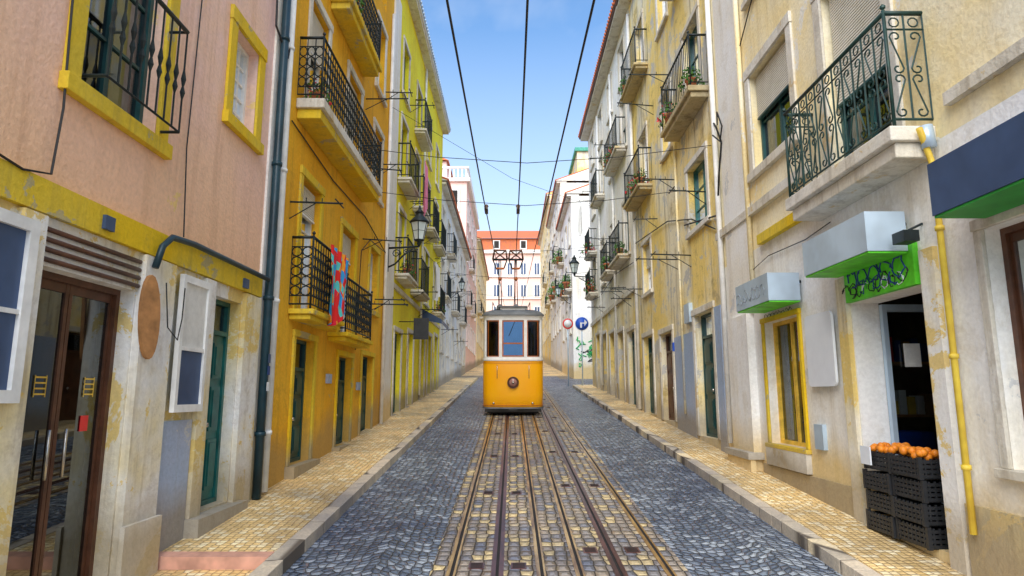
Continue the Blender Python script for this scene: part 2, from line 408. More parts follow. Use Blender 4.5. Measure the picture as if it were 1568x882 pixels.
# ---------------------------------------------------------------- ground
g=MB(); prof=[(-900,-1.6),(-20,-1.55),(0,-.012),(95,SL*95-.012),(140,SL*95+2),(1200,SL*95+2)]
vs=[];fs=[]
xs=(-1200,-40,40,1200)
for y,z in prof:
    for x in xs: vs.append((x,y,z))
for i in range(len(prof)-1):
    for j in range(3): a=i*4+j; fs.append((a,a+1,a+5,a+4))
g.faces(vs,fs,'ground_dirt'); g.make('ground')
def strip(name,x0,x1,y0,y1,z,mat):
    m=MB(); m.faces([(x0,y0,SL*y0+z),(x1,y0,SL*y0+z),(x1,y1,SL*y1+z),(x0,y1,SL*y1+z)],[(0,1,2,3)],mat); return m.make(name)
strip('road',-2.0,2.87,-14,42,0,'road_setts')
strip('tramway_paving',-.72,1.56,-14,62,.004,'track_setts')
strip('upper_street_paving',-6,8,42.004,94,.001,'pavement_setts')
strip('side_street_road',2.88,12,31.16,38.5,.003,'road_setts')
m=MB()
for x in (-.53,.60,.26,1.39):
    m.box(x-.045,x-.012,-14,62,-.05,.016,'rail_steel',1); m.box(x+.018,x+.036,-14,62,-.05,.014,'rail_steel',1); m.box(x-.012,x+.018,-14,62,-.05,.007,'groove',1)
for x in (-.13,.95):
    m.box(x-.055,x-.014,-14,62,-.05,.015,'slot_steel',1); m.box(x+.014,x+.055,-14,62,-.05,.015,'slot_steel',1); m.box(x-.0139,x+.0139,-14,62,-.05,.0065,'groove',1)
m.make('tram_rails')
m=MB()
y=3.2
while y<40:
    for x in (-.32,.06,.76,1.17):
        yy=y+(0 if x<.5 else .45)
        m.box(x-.07,x+.07,yy,yy+.16,0,.010,'slot_steel',1)
        for i in range(4): m.box(x-.055,x+.055,yy+.02+i*.035,yy+.035+i*.035,0,.0125,'groove',1)
    y+=2.9
m.make('drain_grates')
m=MB(); m.box(-3.3,-2.16,6.2,31,-.2,.12,'pavement_setts',1); m.box(-3.3,-2.16,-14,6.05,-.2,.015,'pavement_setts',1)
m.box(-3.3,-2.16,6.05,6.198,-.2,.124,'step_pink',1)
m.box(-3.3,-2.0,31.001,38,-.2,.12,'pavement_setts',1)
m.make('pavement')
m=MB(); m.box(3.03,3.9,-14,31,-.2,.12,'pavement_setts',1); m.box(3.901,12,30.42,31,-.2,.12,'pavement_setts',1)
m.make('pavement')
m=MB()
def kerb(x0,x1,ya,yb):
    y=ya
    while y<yb:
        L=random.uniform(.7,1.1); e=min(y+L,yb)
        m.box(x0,x1,y+.002,e-.002,-.2,.123+random.uniform(-.003,.003),'kerb_stone',1); y=e
kerb(-2.158,-2.0,-14,31); kerb(2.87,3.028,-14,31); m.box(3.03,12,31.003,31.155,-.2,.123,'kerb_stone',1)
m.make('kerb',None,.006)
# ---------------------------------------------------------------- LEFT 1 pink
def tag(x,F,n,w,h,r,mats):
    """hand-drawn spray tag: F(a,b)->world on the surface"""
    a=0
    while a<n:
        k=random.randint(5,7); th=random.uniform(0,6.28); cx=a+w*.5; pts=[]
        for i in range(k*2):
            th+=random.choice((.5,.7,-.4,.9)); pts.append(F(cx+w*.5*math.cos(th)*random.uniform(.5,1),h*.5+h*.48*math.sin(th)*random.uniform(.5,1)))
        x.tube(pts,r,random.choice(mats),4); a+=w*.75
def ex1(W,x):
    W.box(x,1.1,8.1,3.22,3.45,.001,.05,'stone_ochre')
    W.box(x,5.47,5.97,.2,3.2,.001,.07,'stone_stained'); W.box(x,5.44,6.0,.2,.95,.071,.11,'stone_stained')
    W.box(x,7.62,8.08,.3,3.2,.001,.06,'stone_stained'); W.box(x,6.62,6.84,.4,3.2,.001,.055,'stone_stained')
    W.box(x,4.05,4.26,.1,3.2,.001,.07,'stone_stained')
    W.box(x,8.1,8.62,.2,11,.001,.03,'plaster_white')
    W.box(x,6.02,6.6,.5,1.76,.001,.02,'blue_panel')
    W.box(x,6.6,7.8,.5,.8,.0,.16,'stone_pale')
    a,b,c,d=6.06,6.62,1.84,3.14
    for q in((a,a+.05,c,d),(b-.05,b,c,d),(a+.05,b-.05,c,c+.07),(a+.05,b-.05,d-.07,d)): W.box(x,*q,.06,.105,'white_paint')
    W.box(x,a+.05,b-.05,2.46,d-.07,.07,.085,'curtain'); W.box(x,a+.05,b-.05,c+.07,2.42,.07,.08,'steel_dark'); W.box(x,a+.05,b-.05,2.421,2.459,.07,.1,'white_paint')
    a,b,c,d=3.1,4.12,1.95,3.12
    for q in((a,a+.08,c,d),(b-.08,b,c,d),(a+.08,b-.08,c,c+.08),(a+.08,b-.08,d-.08,d)): W.box(x,*q,.075,.13,'white_paint')
    W.box(x,a+.08,b-.08,c+.08,d-.08,.08,.1,'steel_dark'); W.box(x,a+.08,b-.08,2.5,2.53,.101,.12,'white_paint')
    W.box(x,4.3,5.45,2.881,3.18,-.12,-.04,'interior')
    for i in range(4): x.tube([W.P(4.27,2.92+i*.07,.02),W.P(5.46,2.92+i*.07,.02)],.018,'brown_wood',6)
    W.box(x,4.85,4.97,3.27,3.38,.051,.08,'steel_dark'); W.box(x,7.5,7.62,3.25,3.36,.051,.08,'steel_dark')
    x.tube([W.P(8.2,.75,.1),W.P(8.2,3.5,.1),W.P(8.2,11,.1)],.055,'pipe_dark',10)
    x.tube([W.P(8.45,.8,.09),W.P(8.45,11,.09)],.05,'white_paint',10)
    for z in (1.5,3.2,5,6.8,8.6):
        x.tube([W.P(8.2,z,.1),W.P(8.2,z+.05,.1)],.068,'pipe_dark',10); x.tube([W.P(8.45,z,.09),W.P(8.45,z+.05,.09)],.062,'white_paint',10)
    for z,mt in((2.05,'plate_white'),(2.25,'blue_dim'),(2.4,'steel_dark')): W.box(x,8.16,8.24,z,z+.11,.157,.16,mt)
    x.tube([W.P(5.55,3.1,.1),W.P(5.6,3.3,.12),W.P(5.75,3.42,.12),W.P(6.2,3.46,.1),W.P(7,3.46,.1),W.P(8.1,3.45,.12)],.03,'pipe_dark',8)
    x.tube([W.P(4.35,6.2,.03),W.P(4.28,5,.03),W.P(4.3,4,.05),W.P(4.26,3.5,.05),W.P(4.0,3.44,.06),W.P(3.5,3.5,.06),W.P(2,3.8,.05)],.009,'cable',5)
    x.tube([W.P(6.1,10,.02),W.P(6.1,6,.02),W.P(6.05,4.4,.02),W.P(6.06,3.5,.06)],.007,'cable',5)
    x.tube([W.P(8.65,7.2,.05),W.P(8.3,6.6,.12),W.P(8.0,6.9,.05),W.P(7.9,8.5,.05)],.016,'cable',5)
    x.tube([W.P(5.75,3.0,.1),W.P(5.8,2.6,.12),W.P(5.95,2.5,.14),W.P(6.02,2.7,.13),W.P(6.05,3.0,.12)],.006,'cable',5)
    vs=[];N=20
    for dd in(.10,.13):
        for i in range(N):
            t=2*math.pi*i/N; vs.append(W.P(5.5+.075*math.cos(t)-.03*math.sin(t),2.66+.36*math.sin(t),dd+.04*math.cos(t)))
    x.faces(vs,[tuple(range(N)),tuple(range(N,2*N))]+[(i,(i+1)%N,N+(i+1)%N,N+i) for i in range(N)],'tan_wood')
    W.box(x,5.16,5.25,1.72,1.84,-.16,-.155,'red_paint')
    for yy in (4.62,5.16):
        for q in range(4): W.box(x,yy,yy+.12,2.0+q*.04,2.012+q*.04,-.16,-.156,'yellow_wood')
        for q in(0,.115): W.box(x,yy+q,yy+q+.006,1.985,2.14,-.16,-.1555,'yellow_wood')
    railing(x,lambda a,q:W.P(4.5+a,q,.2),1.05,4.28,1.05,'baluster','iron')
    for yy in(4.5,5.55):
        for z in(4.35,5.33): x.tube([W.P(yy,z,0),W.P(yy,z,.2)],.015,'iron',5)
so={'sm':'stone_ochre','sw':.17}
building('pink_apartment_building',-3.22,1,1.0,8.65,11.5,'plaster_pink',[
 (4.28,5.45,.35,2.88,{'st':'glassdoor','fm':'brown_wood'}),(2.0,3.0,.3,2.9,{'st':'door','fm':'green_paint'}),
 (6.85,7.6,.82,3.07,{'st':'door','fm':'green_paint','tr':.3}),
 (4.47,5.52,4.28,6.1,{**so,'fm':'green_dark','cur':True}),(6.95,7.62,5.13,6.25,{**so,'fm':'white_paint','rows':5,'cols':4,'cur':False}),
 (4.47,5.52,7.6,9.3,{**so,'fm':'white_paint'}),(6.9,7.65,7.8,9.2,{**so}),(1.5,2.5,4.28,6.1,{**so}),(1.5,2.5,7.6,9.3,{**so})],
 bands=((3.23,'stone_stained'),),extra=ex1)
# ---------------------------------------------------------------- LEFT 2 ochre
def arm(x,W,y,z,L=.8,ang=0):
    x.tube([W.P(y,z,0),W.P(y+ang*L,z,L)],.015,'iron',5); x.tube([W.P(y+ang*L-.22,z,L-.05),W.P(y+ang*L+.22,z,L-.05)],.011,'iron',5)
    x.tube([W.P(y,z-.25,0),W.P(y+ang*L*.5,z,L*.5)],.009,'iron',5)
    for q in(.3,.6): x.tube([W.P(y+ang*L*q,z,L*q),W.P(y+ang*L*q,z+.07,L*q)],.008,'iron',4)
def ex2(W,x):
    W.box(x,16.1,16.98,.8,13,.001,.05,'plaster_white'); W.box(x,8.7,16.1,13.2,13.6,.001,.14,'stone_pale')
    for y,z in((9.0,4.75),(9.1,8.4),(13.5,3.9),(13.5,5.3),(13.5,6.9),(13.3,8.4),(15.2,7.6),(14.9,4.2),(15.2,9.5)): arm(x,W,y,z,.6+random.random()*.4,random.uniform(-.1,.3))
    for a,b,z in((9.5,10.5,1.0),(11.9,13,1.08),(13.8,14.9,1.15)): W.box(x,a-.12,b+.12,z-.35,z,.0,.14,'stone_dado')
    x.tube([W.P(15.8,1.2,.06),W.P(15.8,12,.06)],.045,'white_paint',8)
    x.tube([W.P(8.8,5.9,.03),W.P(11,5.75,.03),W.P(13.5,5.8,.03),W.P(15.7,5.5,.05)],.012,'cable',5)
    x.tube([W.P(13.1,2.9,.03),W.P(13.3,5.0,.03),W.P(14.0,5.4,.05),W.P(15.8,5.5,.05)],.01,'cable',5)
    for y,z in((11.2,2.2),(13.4,2.1)): W.box(x,y,y+.22,z,z+.16,.001,.05,'blue_panel')
gd={'st':'door','fm':'green_dark','sm':'stone_ochre','sw':.1,'nosill':1}
building('ochre_apartment_building',-3.2,1,8.65,17.0,14.2,'plaster_ochre',[
 (9.5,10.45,1.0,2.85,{**gd}),(11.9,12.95,1.08,2.72,{**gd}),(13.8,14.9,1.15,2.85,{**gd}),
 (9.45,10.4,3.2,5.3,{'sm':'stone_ochre','st':'blind','bf':.22,'nosill':1}),(11.8,12.85,3.08,5.15,{'sm':'stone_ochre','st':'blind','bf':.25,'nosill':1}),(14.2,15.1,3.9,5.3,{'sm':'stone_ochre'}),
 (9.45,10.4,6.4,8.3,{'sm':'stone_pale','nosill':1,'st':'blind','bf':.4}),(11.8,12.85,6.4,8.3,{'sm':'stone_pale','nosill':1,'st':'blind','bf':.5}),(14.2,15.1,6.6,8.2,{'sm':'stone_pale'}),
 (9.4,10.2,9.2,11,{'sm':'stone_pale'}),(11.4,12.4,9.0,11,{'sm':'stone_pale'}),(14.2,15.1,9.2,10.9,{'sm':'stone_pale'}),(11.2,12.2,11.6,12.9,{}),(9.4,10.35,11.6,12.9,{}),(14.2,15.1,11.6,12.9,{})],
 [(9.15,10.9,3.22,dict(h=1.05,p=.33,style='lattice',slab='stone_ochre')),(11.15,13.2,3.08,dict(h=.95,p=.33,style='lattice',slab='stone_ochre')),
  (9.0,13.35,6.35,dict(h=.98,p=.38,style='lattice',slab='stone_pale',under='stone_ochre',t=.3)),(10.4,13.0,8.98,dict(h=1,p=.36,style='lattice',slab='stone_ochre',t=.25))],extra=ex2)
# ---------------------------------------------------------------- LEFT 3 lemon
def grid(y0,cols,step,w,rows,fm='white_paint',**kw):
    o=[]
    for (z,h) in rows:
        for i in range(cols):
            d=dict(fm=fm,rows=random.choice((2,3)),**kw)
            if random.random()<.3: d.update(st='blind',bf=random.uniform(.3,.7))
            y=y0+i*step; o.append((y,y+w,z,z+h,d))
    return o
def ex3(W,x):
    for i in range(9): arm(x,W,17.6+random.random()*10,random.choice((4.9,5.2,7.6,8.0,10.5,11)),.6+random.random()*.3,random.uniform(-.1,.2))
    W.box(x,17.02,28.5,4.85,4.98,.001,.06,'stone_pale'); x.tube([W.P(22.3,2,.06),W.P(22.3,13.9,.06)],.04,'white_paint',8)
    x.tube([W.P(17.3,7,.04),W.P(20,7.4,.04),W.P(24,7.2,.04),W.P(28.3,7.6,.04)],.012,'cable',4)
building('lemon_apartment_building',-3.22,1,17.0,28.6,14.0,'plaster_lemon',
 grid(17.8,4,2.75,1.0,((5.35,1.9),(8.1,1.9),(10.8,1.6)),'green_dark')+[(y,y+1.1,SL*y+.15,SL*y+2.4,{'st':'door','fm':random.choice(('green_dark','brown_wood','white_paint'))}) for y in (17.6,19.9,22.6,24.6,26.6)],
 [(17.4,19.2,5.3,dict(style='plain')),(20.2,22,5.3,dict(style='plain')),(25.7,27.5,5.3,dict(style='plain')),(17.4,19.2,8.05,dict()),(22.9,24.8,8.05,dict()),(20.2,22,8.05,dict()),(25.7,27.5,8.05,dict()),(20.2,22,10.7,dict())],
 surround='stone_pale',extra=ex3,roof='steel_grey',roofh=1.0)
building('pale_grey_townhouse',-3.3,1,28.6,46,11.6,'plaster_grey',
 grid(29.6,6,2.75,1.0,((4.0,1.6),(6.6,1.7),(9.2,1.6))),
 [(29.2,31,6.5,{}),(34.8,36.5,6.5,{}),(40.2,42,6.5,{}),(32,33.8,9.1,{})],surround='stone_pale',extra=lambda W,x:[arm(x,W,30+i*2.2,5+i%3*1.7) for i in range(6)])
E,W_=building('balustraded_house',-3.35,1,46,60,17.6,'plaster_palepink',grid(47,5,2.6,1.0,((5.6,1.7),(8.6,1.8),(11.8,1.8),(14.8,1.7))),
 [(46.8,48.6,8.5,{}),(52,54,8.5,{}),(49.3,51.2,11.7,{})],surround='white_paint',roof=None)
m=MB()
m.box(-11.5,-3.1,45.8,60.1,17.6,17.85,'white_paint'); m.box(-11.5,-3.2,45.85,46.05,18.6,18.75,'white_paint'); m.box(-3.4,-3.2,46.051,60,18.6,18.75,'white_paint')
for i in range(26): m.lathe((-3.4-i*.3,45.95,18.2),[(.05,-.35),(.09,-.15),(.04,.1),(.07,.4)],'white_paint',8)
for i in range(40): m.lathe((-3.3,46.2+i*.34,18.2),[(.05,-.35),(.09,-.15),(.04,.1),(.07,.4)],'white_paint',6)
m.box(-11,-5.2,49,58,17.85,20.3,'plaster_palepink')
m.faces([(-11.2,48.7,20.3),(-5,48.7,20.3),(-5,58.3,20.3),(-11.2,58.3,20.3),(-8,48.7,21.7),(-8,58.3,21.7)],[(0,1,4),(1,2,5,4),(2,3,5),(3,0,4,5)],'tiles')
for k2,x in enumerate((-9.3,-7.6,-5.9,-4.4)):
    for z in (12.9,15.4): m.box(x-.55,x+.55,45.9,46.0,z-.1,z+1.7,'white_paint'); m.box(x-.38,x+.38,45.86,45.899,z+.05,z+1.5,'interior')
m.make('balustrade_and_attic',E)
building('distant_yellow_house',-3.3,1,60,82,16.5,'plaster_cream',grid(61,7,2.8,1.1,((7,1.7),(10,1.8),(13,1.8))),[(61,64,9.9,{}),(66,69,9.9,{})],surround='stone_pale')
# ---------------------------------------------------------------- RIGHT 1
def exR1(W,x):
    W.box(x,1.2,5.2,4.44,4.55,.001,.07,'stone_pale'); W.box(x,7.8,9.45,4.22,4.36,.001,.09,'stone_ochre'); W.box(x,7.8,11.4,4.75,4.88,.001,.08,'stone_pale')
    W.box(x,9.95,10.95,3.25,9.6,.001,.05,'plaster_white')
    W.box(x,10.0,10.9,.5,3.25,.001,.12,'plaster_white'); W.box(x,9.93,10.97,.4,1.05,.121,.2,'plaster_white'); W.box(x,9.9,11.0,1.051,1.15,.0,.24,'stone_pale')
    W.box(x,8.35,9.65,1.02,1.28,.001,.07,'stone_pale')
    W.box(x,1.1,5.55,.0,1.12,.001,.03,'stone_dado'); W.box(x,7.35,9.9,.0,1.0,.001,.025,'stone_dado')
    W.box(x,7.12,7.32,.3,3.3,.001,.05,'stone_stained'); W.box(x,5.58,5.78,.3,3.3,.001,.05,'stone_stained')
    x.tube([W.P(5.42,.9,.07),W.P(5.42,4.0,.07),W.P(5.42,4.2,.12),W.P(5.35,4.3,.2)],.027,'pipe_yellow',8)
    for z in (1.4,2.3,3.4): x.tube([W.P(5.42,z,.07),W.P(5.42,z+.04,.07)],.038,'pipe_yellow',8)
    x.tube([W.P(5.42,4.15,.08),W.P(5.42,4.35,.1)],.06,'steel_grey',8)
    x.tube([W.P(11.2,1.2,.06),W.P(11.2,12,.06)],.05,'white_paint',8)
    x.tube([W.P(9.8,3.4,.06),W.P(9.8,11,.06)],.04,'plaster_cream',8)
    x.tube([W.P(11.3,7.0,.05),W.P(10.9,6.7,.12),W.P(10.85,6.4,.06),W.P(11.0,5.9,.08),W.P(11.3,5.2,.05),W.P(13.5,5.6,.05)],.018,'cable',5)
    x.tube([W.P(10.9,6.75,.1),W.P(10.7,6.9,.16),W.P(10.6,6.6,.12),W.P(10.8,6.4,.1),W.P(11,6.6,.16)],.014,'cable',5)
    x.tube([W.P(10.6,6.6,.04),W.P(9.8,7.6,.04),W.P(7.3,9.4,.04)],.01,'cable',5)
    x.tube([W.P(7.35,4.0,.03),W.P(8.0,3.95,.03),W.P(9.2,4.0,.03),W.P(9.8,3.9,.05)],.007,'cable',4)
    W.box(x,7.9,8.12,1.35,1.65,.001,.05,'steel_grey')
    def aw(y0,y1,z0,z1,p,face,und):
        W.box(x,y0,y1,z0+.02,z1,.06,p,face); W.box(x,y0+.01,y1-.01,z0,z0+.018,.065,p-.01,und)
        for yy in(y0+.1,y1-.1): x.tube([W.P(yy,z1-.1,0),W.P(yy,z1-.1,.07)],.02,'iron',6)
    aw(2.4,4.9,3.36,3.8,.47,'steel_dark','awning_green')
    aw(5.9,7.22,3.31,3.71,.44,'steel_grey','lime_green')
    aw(8.2,9.4,3.18,3.56,.47,'steel_grey','lime_green')
    W.box(x,5.85,7.1,3.005,3.4,-.02,.055,'lime_green')
    tag(x,lambda a,b:W.P(5.92+a,3.03+b,.058),1.1,.2,.2,.006,('scribble','scribble_dark','awning_green'))
    tag(x,lambda a,b:W.P(5.95+a,3.1+b,.059),.95,.28,.26,.009,('scribble',))
    tag(x,lambda a,b:W.P(6.0+a,3.02+b,.0595),.9,.16,.16,.005,('scribble_dark','plate_white'))
    tag(x,lambda a,b:W.P(8.3+a,3.25+b,.472),.95,.2,.22,.004,('scribble_grey',))
    tag(x,lambda a,b:W.P(8.5+a,3.07+b,.04),.95,.16,.1,.004,('scribble_dark',))
    a,b,c,d,r=7.42,8.1,2.1,2.97,.07; pts=[]
    for cy,cz,t0 in((b-r,d-r,0),(a+r,d-r,90),(a+r,c+r,180),(b-r,c+r,270)):
        for i in range(6): t=R(t0+i*18); pts.append((cy+r*math.cos(t),cz+r*math.sin(t)))
    N=len(pts); vs=[W.P(p,q,.05) for p,q in pts]+[W.P(p,q,.08) for p,q in pts]
    x.faces(vs,[tuple(range(N)),tuple(range(N,2*N))]+[(i,(i+1)%N,N+(i+1)%N,N+i) for i in range(N)],'plate_white')
    x.tube([W.P(5.75,3.55,0),W.P(5.72,3.48,.15)],.012,'iron',5); W.box(x,5.62,5.8,3.36,3.46,.12,.26,'iron')
    W.box(x,5.0,8.0,.3,.64,-1.5,-.001,'step_pink'); W.box(x,5.0,5.04,.64,3.3,-1.5,-.31,'interior_shop'); W.box(x,7.9,7.94,.64,3.3,-1.5,-.31,'interior_shop'); W.box(x,5.0,8.0,.64,3.3,-1.5,-1.45,'interior_shop')
    W.box(x,5.0,8.0,3.3,3.34,-1.5,-.31,'interior_shop')
    W.box(x,7.02,7.08,.66,2.98,-.34,-.29,'steel_grey'); W.box(x,7.02,7.08,.66,2.98,-.86,-.81,'steel_grey'); W.box(x,7.02,7.08,2.9,2.98,-.809,-.341,'steel_grey'); W.box(x,7.02,7.08,.66,.9,-.809,-.341,'steel_grey')
    x.faces([W.P(7.05,.9,-.34),W.P(7.05,.9,-.81),W.P(7.05,2.9,-.81),W.P(7.05,2.9,-.34)],[(0,1,2,3)],'glass')
    W.box(x,7.0,7.018,2.3,2.55,-.65,-.48,'curtain'); W.box(x,7.3,7.7,1.2,1.6,-.9,-.5,'blue_paint')
    for zz in(1.15,1.75,2.35):
        W.box(x,7.5,7.88,zz,zz+.03,-1.4,-.4,'tan_wood')
        for i in range(9): W.box(x,7.55,7.7,zz+.032,zz+.15+random.random()*.18,-1.38+i*.1,-1.3+i*.1,random.choice(('red_paint','blue_dim','yellow_wood','tan_wood','green_dark','curtain')))
    for i in range(9): W.box(x,8.48+i*.115,8.56+i*.115,1.38,1.5+random.random()*.3,-.27,-.2,random.choice(('red_paint','lime_green','yellow_wood','white_paint','blue_paint')))
    W.box(x,8.5,8.9,2.3,2.8,-.2,-.19,'curtain')
E,W=building('cream_shop_building',3.76,-1,1.0,11.5,13.2,'plaster_cream',[
 (5.8,7.1,.66,3.0,{'skip':1}),(3.2,5.0,1.45,3.3,{'st':'glassdoor','fm':'brown_wood','sm':'stone_pale','sw':.09}),
 (8.42,9.58,1.32,3.05,{'st':'win','fm':'yellow_wood','rows':1,'back':'interior_shop','cur':False,'sm':'stone_ochre','sw':.07}),
 (8.15,9.55,5.4,6.95,{'st':'blind','bf':.45,'fm':'green_dark','sm':'stone_pale','rows':2,'sw':.16}),
 (6.0,7.2,4.37,6.8,{'st':'blind','bf':.6,'fm':'green_dark','sm':'stone_pale','nosill':1,'sw':.17}),
 (3.0,4.1,5.2,6.9,{'sm':'stone_pale','st':'blind'}),(8.15,9.4,8.2,9.9,{'sm':'stone_pale'}),(5.9,7.0,8.2,10,{'sm':'stone_pale'}),(3,4.1,8.2,9.9,{'sm':'stone_pale'})],
 [(5.42,7.66,4.36,dict(h=1.1,p=.37,style='scroll',mat='iron_green',t=.28))],bodyd=1.6,
 bands=((4.22,'plaster_white'),),extra=exR1)
# ---------------------------------------------------------------- RIGHT 2
def exR2(W,x):
    x.tube([W.P(18.95,1.6,.07),W.P(18.95,14,.07)],.05,'white_paint',8); W.box(x,11.5,11.85,.8,3.6,.001,.03,'blue_panel')
    W.box(x,13.4,14.9,1,3.3,.001,.02,'blue_panel')
    for y,z in((12.1,5.9),(13.3,4.9),(14.3,6.9),(14.2,5.0),(16.2,6.5),(16.2,9.6),(18.3,5.0),(14.5,9.6)): arm(x,W,y,z,.6+random.random()*.4,random.uniform(-.2,.1))
    x.tube([W.P(11.5,5.0,.04),W.P(13,5.6,.04),W.P(15,6.1,.04),W.P(19,6.5,.05)],.014,'cable',5)
    x.tube([W.P(14.1,1.6,.04),W.P(14.1,9,.04)],.03,'plaster_stained',6)
    W.box(x,14.95,15.05,3.0,3.2,.001,.04,'blue_paint'); W.box(x,13.35,13.75,3.5,3.9,.001,.08,'steel_grey')
wt={'st':'door','nosill':1,'sm':'stone_pale'}
building('stained_yellow_building',3.76,-1,11.5,19.1,14.3,'plaster_stained',[
 (12.0,13.2,1.2,3.6,{**wt,'fm':'green_dark'}),(15.1,16.3,1.4,3.5,{**wt,'fm':'brown_wood'}),(17.2,18.4,1.5,3.6,{**wt,'fm':'green_dark'}),
 (11.95,13.25,5.35,6.7,{'sm':'stone_pale','fm':'green_paint'}),(12.0,13.1,7.87,9.7,{'sm':'stone_pale','nosill':1,'fm':'green_dark'}),
 (17.1,18.1,4.8,6.2,{'sm':'stone_pale','st':'blind'}),(17.1,18.1,7.62,9.4,{'sm':'stone_pale','nosill':1}),(17.1,18.1,11.1,12.8,{'sm':'stone_pale','nosill':1}),
 (11.95,13.1,11.2,12.8,{'sm':'stone_pale','nosill':1}),(14.4,15.3,7.8,9.3,{'sm':'stone_pale'}),(14.4,15.3,11.1,12.6,{'sm':'stone_pale'})],
 [(11.55,13.9,7.85,dict(style='plain',h=1.05,p=.36,slab='stone_dado',t=.22)),(16.6,18.9,7.6,dict(slab='stone_dado')),(16.6,18.9,11.08,dict(slab='stone_dado')),(11.6,13.8,11.18,dict())],extra=exR2,eave=.45)
def exR3(W,x):
    for i in range(12): arm(x,W,19.6+random.random()*10,random.choice((5,5.5,8,8.4,11)),.6+random.random()*.3,random.uniform(-.1,.2))
    for y in(22.9,26.6): x.tube([W.P(y,2.4,.06),W.P(y,14,.06)],.045,'white_paint',8)
    W.box(x,19.2,30.3,5.15,5.3,.001,.07,'stone_pale')
    x.tube([W.P(19.3,6,.04),W.P(23,6.3,.04),W.P(27,6.1,.04),W.P(30.3,6.4,.04)],.014,'cable',4)
building('white_apartment_building',3.76,-1,19.1,30.4,14.4,'plaster_white',
 grid(20.1,4,2.7,1.0,((6.5,1.8),(10.1,1.8),(12.5,1.4)),'green_dark')+[(y,y+1.15,SL*y+.12,SL*y+2.5,{'st':random.choice(('door','void')),'fm':'green_dark'}) for y in (19.7,21.7,23.6,25.6,27.5)],
 [(20.1,22.2,6.45,dict()),(22.8,24.5,6.45,dict()),(20.1,22.8,10.05,dict()),(25.2,27,10.05,dict()),(27.9,29.6,6.45,dict()),(27.9,29.6,8.3,dict())],
 bands=((5.2,'plaster_stained'),),surround='stone_pale',extra=exR3,eave=.45)
E,W=building('white_corner_house',3.7,-1,39,48,14.3,'plaster_white',grid(39.8,3,2.8,1.0,((5.8,1.7),(8.6,1.8),(11.4,1.8))),[(39.4,41.2,8.5,{}),(42.2,44,8.5,{}),(45,46.8,11.3,{})],surround='stone_pale')
m=MB()
for i in range(34):
    cx,cz=4.0+random.random()*1.4,3.6+random.random()*1.9
    m.tube([(cx+random.uniform(-.25,.25),38.985,cz+random.uniform(-.2,.2)) for _ in range(5)],.03,random.choice(('scribble_green','scribble_green','scribble_dark')),4)
m.make('graffiti',E)
building('tall_grey_tenement',3.72,-1,48,62,18.2,'plaster_grey',grid(49,5,2.6,1.0,((7,1.7),(10,1.8),(13,1.8),(15.8,1.6))),[(48.6,50.4,9.9,{}),(53.8,55.6,9.9,{}),(51.2,53,12.9,{}),(56.4,58,12.9,{})],surround='stone_pale',roof='tiles')
building('distant_ochre_tenement',3.75,-1,62,84,21.6,'plaster_stained',grid(63,7,2.8,1.1,((8,1.7),(11,1.8),(14,1.8),(17,1.8))),[(63,66,10.9,{}),(68,71,13.9,{})],surround='stone_pale')
m=MB(); m.box(5.5,9,52,58,18,22.3,'plaster_stained'); m.box(5.3,9.2,51.8,58.2,22.3,22.6,'copper_green'); m.make('copper_topped_attic')
# ---------------------------------------------------------------- END building
E=empty('pink_hillside_building'); m=MB(); Y=92
m.box(-13,12,Y,Y+10,5,24.6,'plaster_palepink'); m.box(-13.2,12.2,Y-.4,Y+.01,22.3,22.8,'white_paint')
m.faces([(-13.2,Y-.5,24.5),(12.2,Y-.5,24.5),(12.2,Y+5,27),(-13.2,Y+5,27)],[(0,1,2,3)],'tiles')
m.box(-13,12,Y-.12,Y-.005,22.81,24.5,'tiles')
for i in range(13):
    x=-12+i*1.95
    for z in (9.5,12.7,15.9,19.1): m.box(x-.55,x+.55,Y-.1,Y-.004,z,z+1.9,'white_paint'); m.box(x-.33,x+.33,Y-.14,Y-.101,z+.12,z+1.75,'steel_dark'); m.box(x-.05,x+.05,Y-.16,Y-.141,z+.12,z+1.75,'white_paint')
    if i%2: m.box(x-.5,x+.5,Y-.35,Y-.121,22.9,24.2,'white_paint'); m.box(x-.35,x+.35,Y-.38,Y-.351,23.05,24.1,'interior')
for z in (12.4,15.6,18.8): m.box(-13,12,Y-.2,Y-.003,z,z+.15,'white_paint')
m.make('facade',E)
# ---------------------------------------------------------------- TRAM
T=empty('yellow_tram'); T.location=(.03,18.6,SL*18.6+.006); T.rotation_euler=(math.atan(SL),0,0)
def outline(w,L,r,bow,n=8):
    pts=[]; h=w/2
    for i in range(n+1):
        t=math.pi+ (math.pi/2)*i/n; pts.append((-h+r+r*math.cos(t), r+r*math.sin(t)))
    for i in range(1,8):
        x=-h+r+(w-2*r)*i/8; pts.append((x,0))
    for i in range(n+1):
        t=1.5*math.pi+(math.pi/2)*i/n; pts.append((h-r+r*math.cos(t), r+r*math.sin(t)))
    for i in range(n+1):
        t=(math.pi/2)*i/n; pts.append((h-r+r*math.cos(t),L-r+r*math.sin(t)))
    for i in range(n+1):
        t=math.pi/2+(math.pi/2)*i/n; pts.append((-h+r+r*math.cos(t),L-r+r*math.sin(t)))
    out=[]
    for x,y in pts:
        b=bow*(1-(x/h)**2)
        out.append((x,y-b if y<L/2 else y+b))
    return out
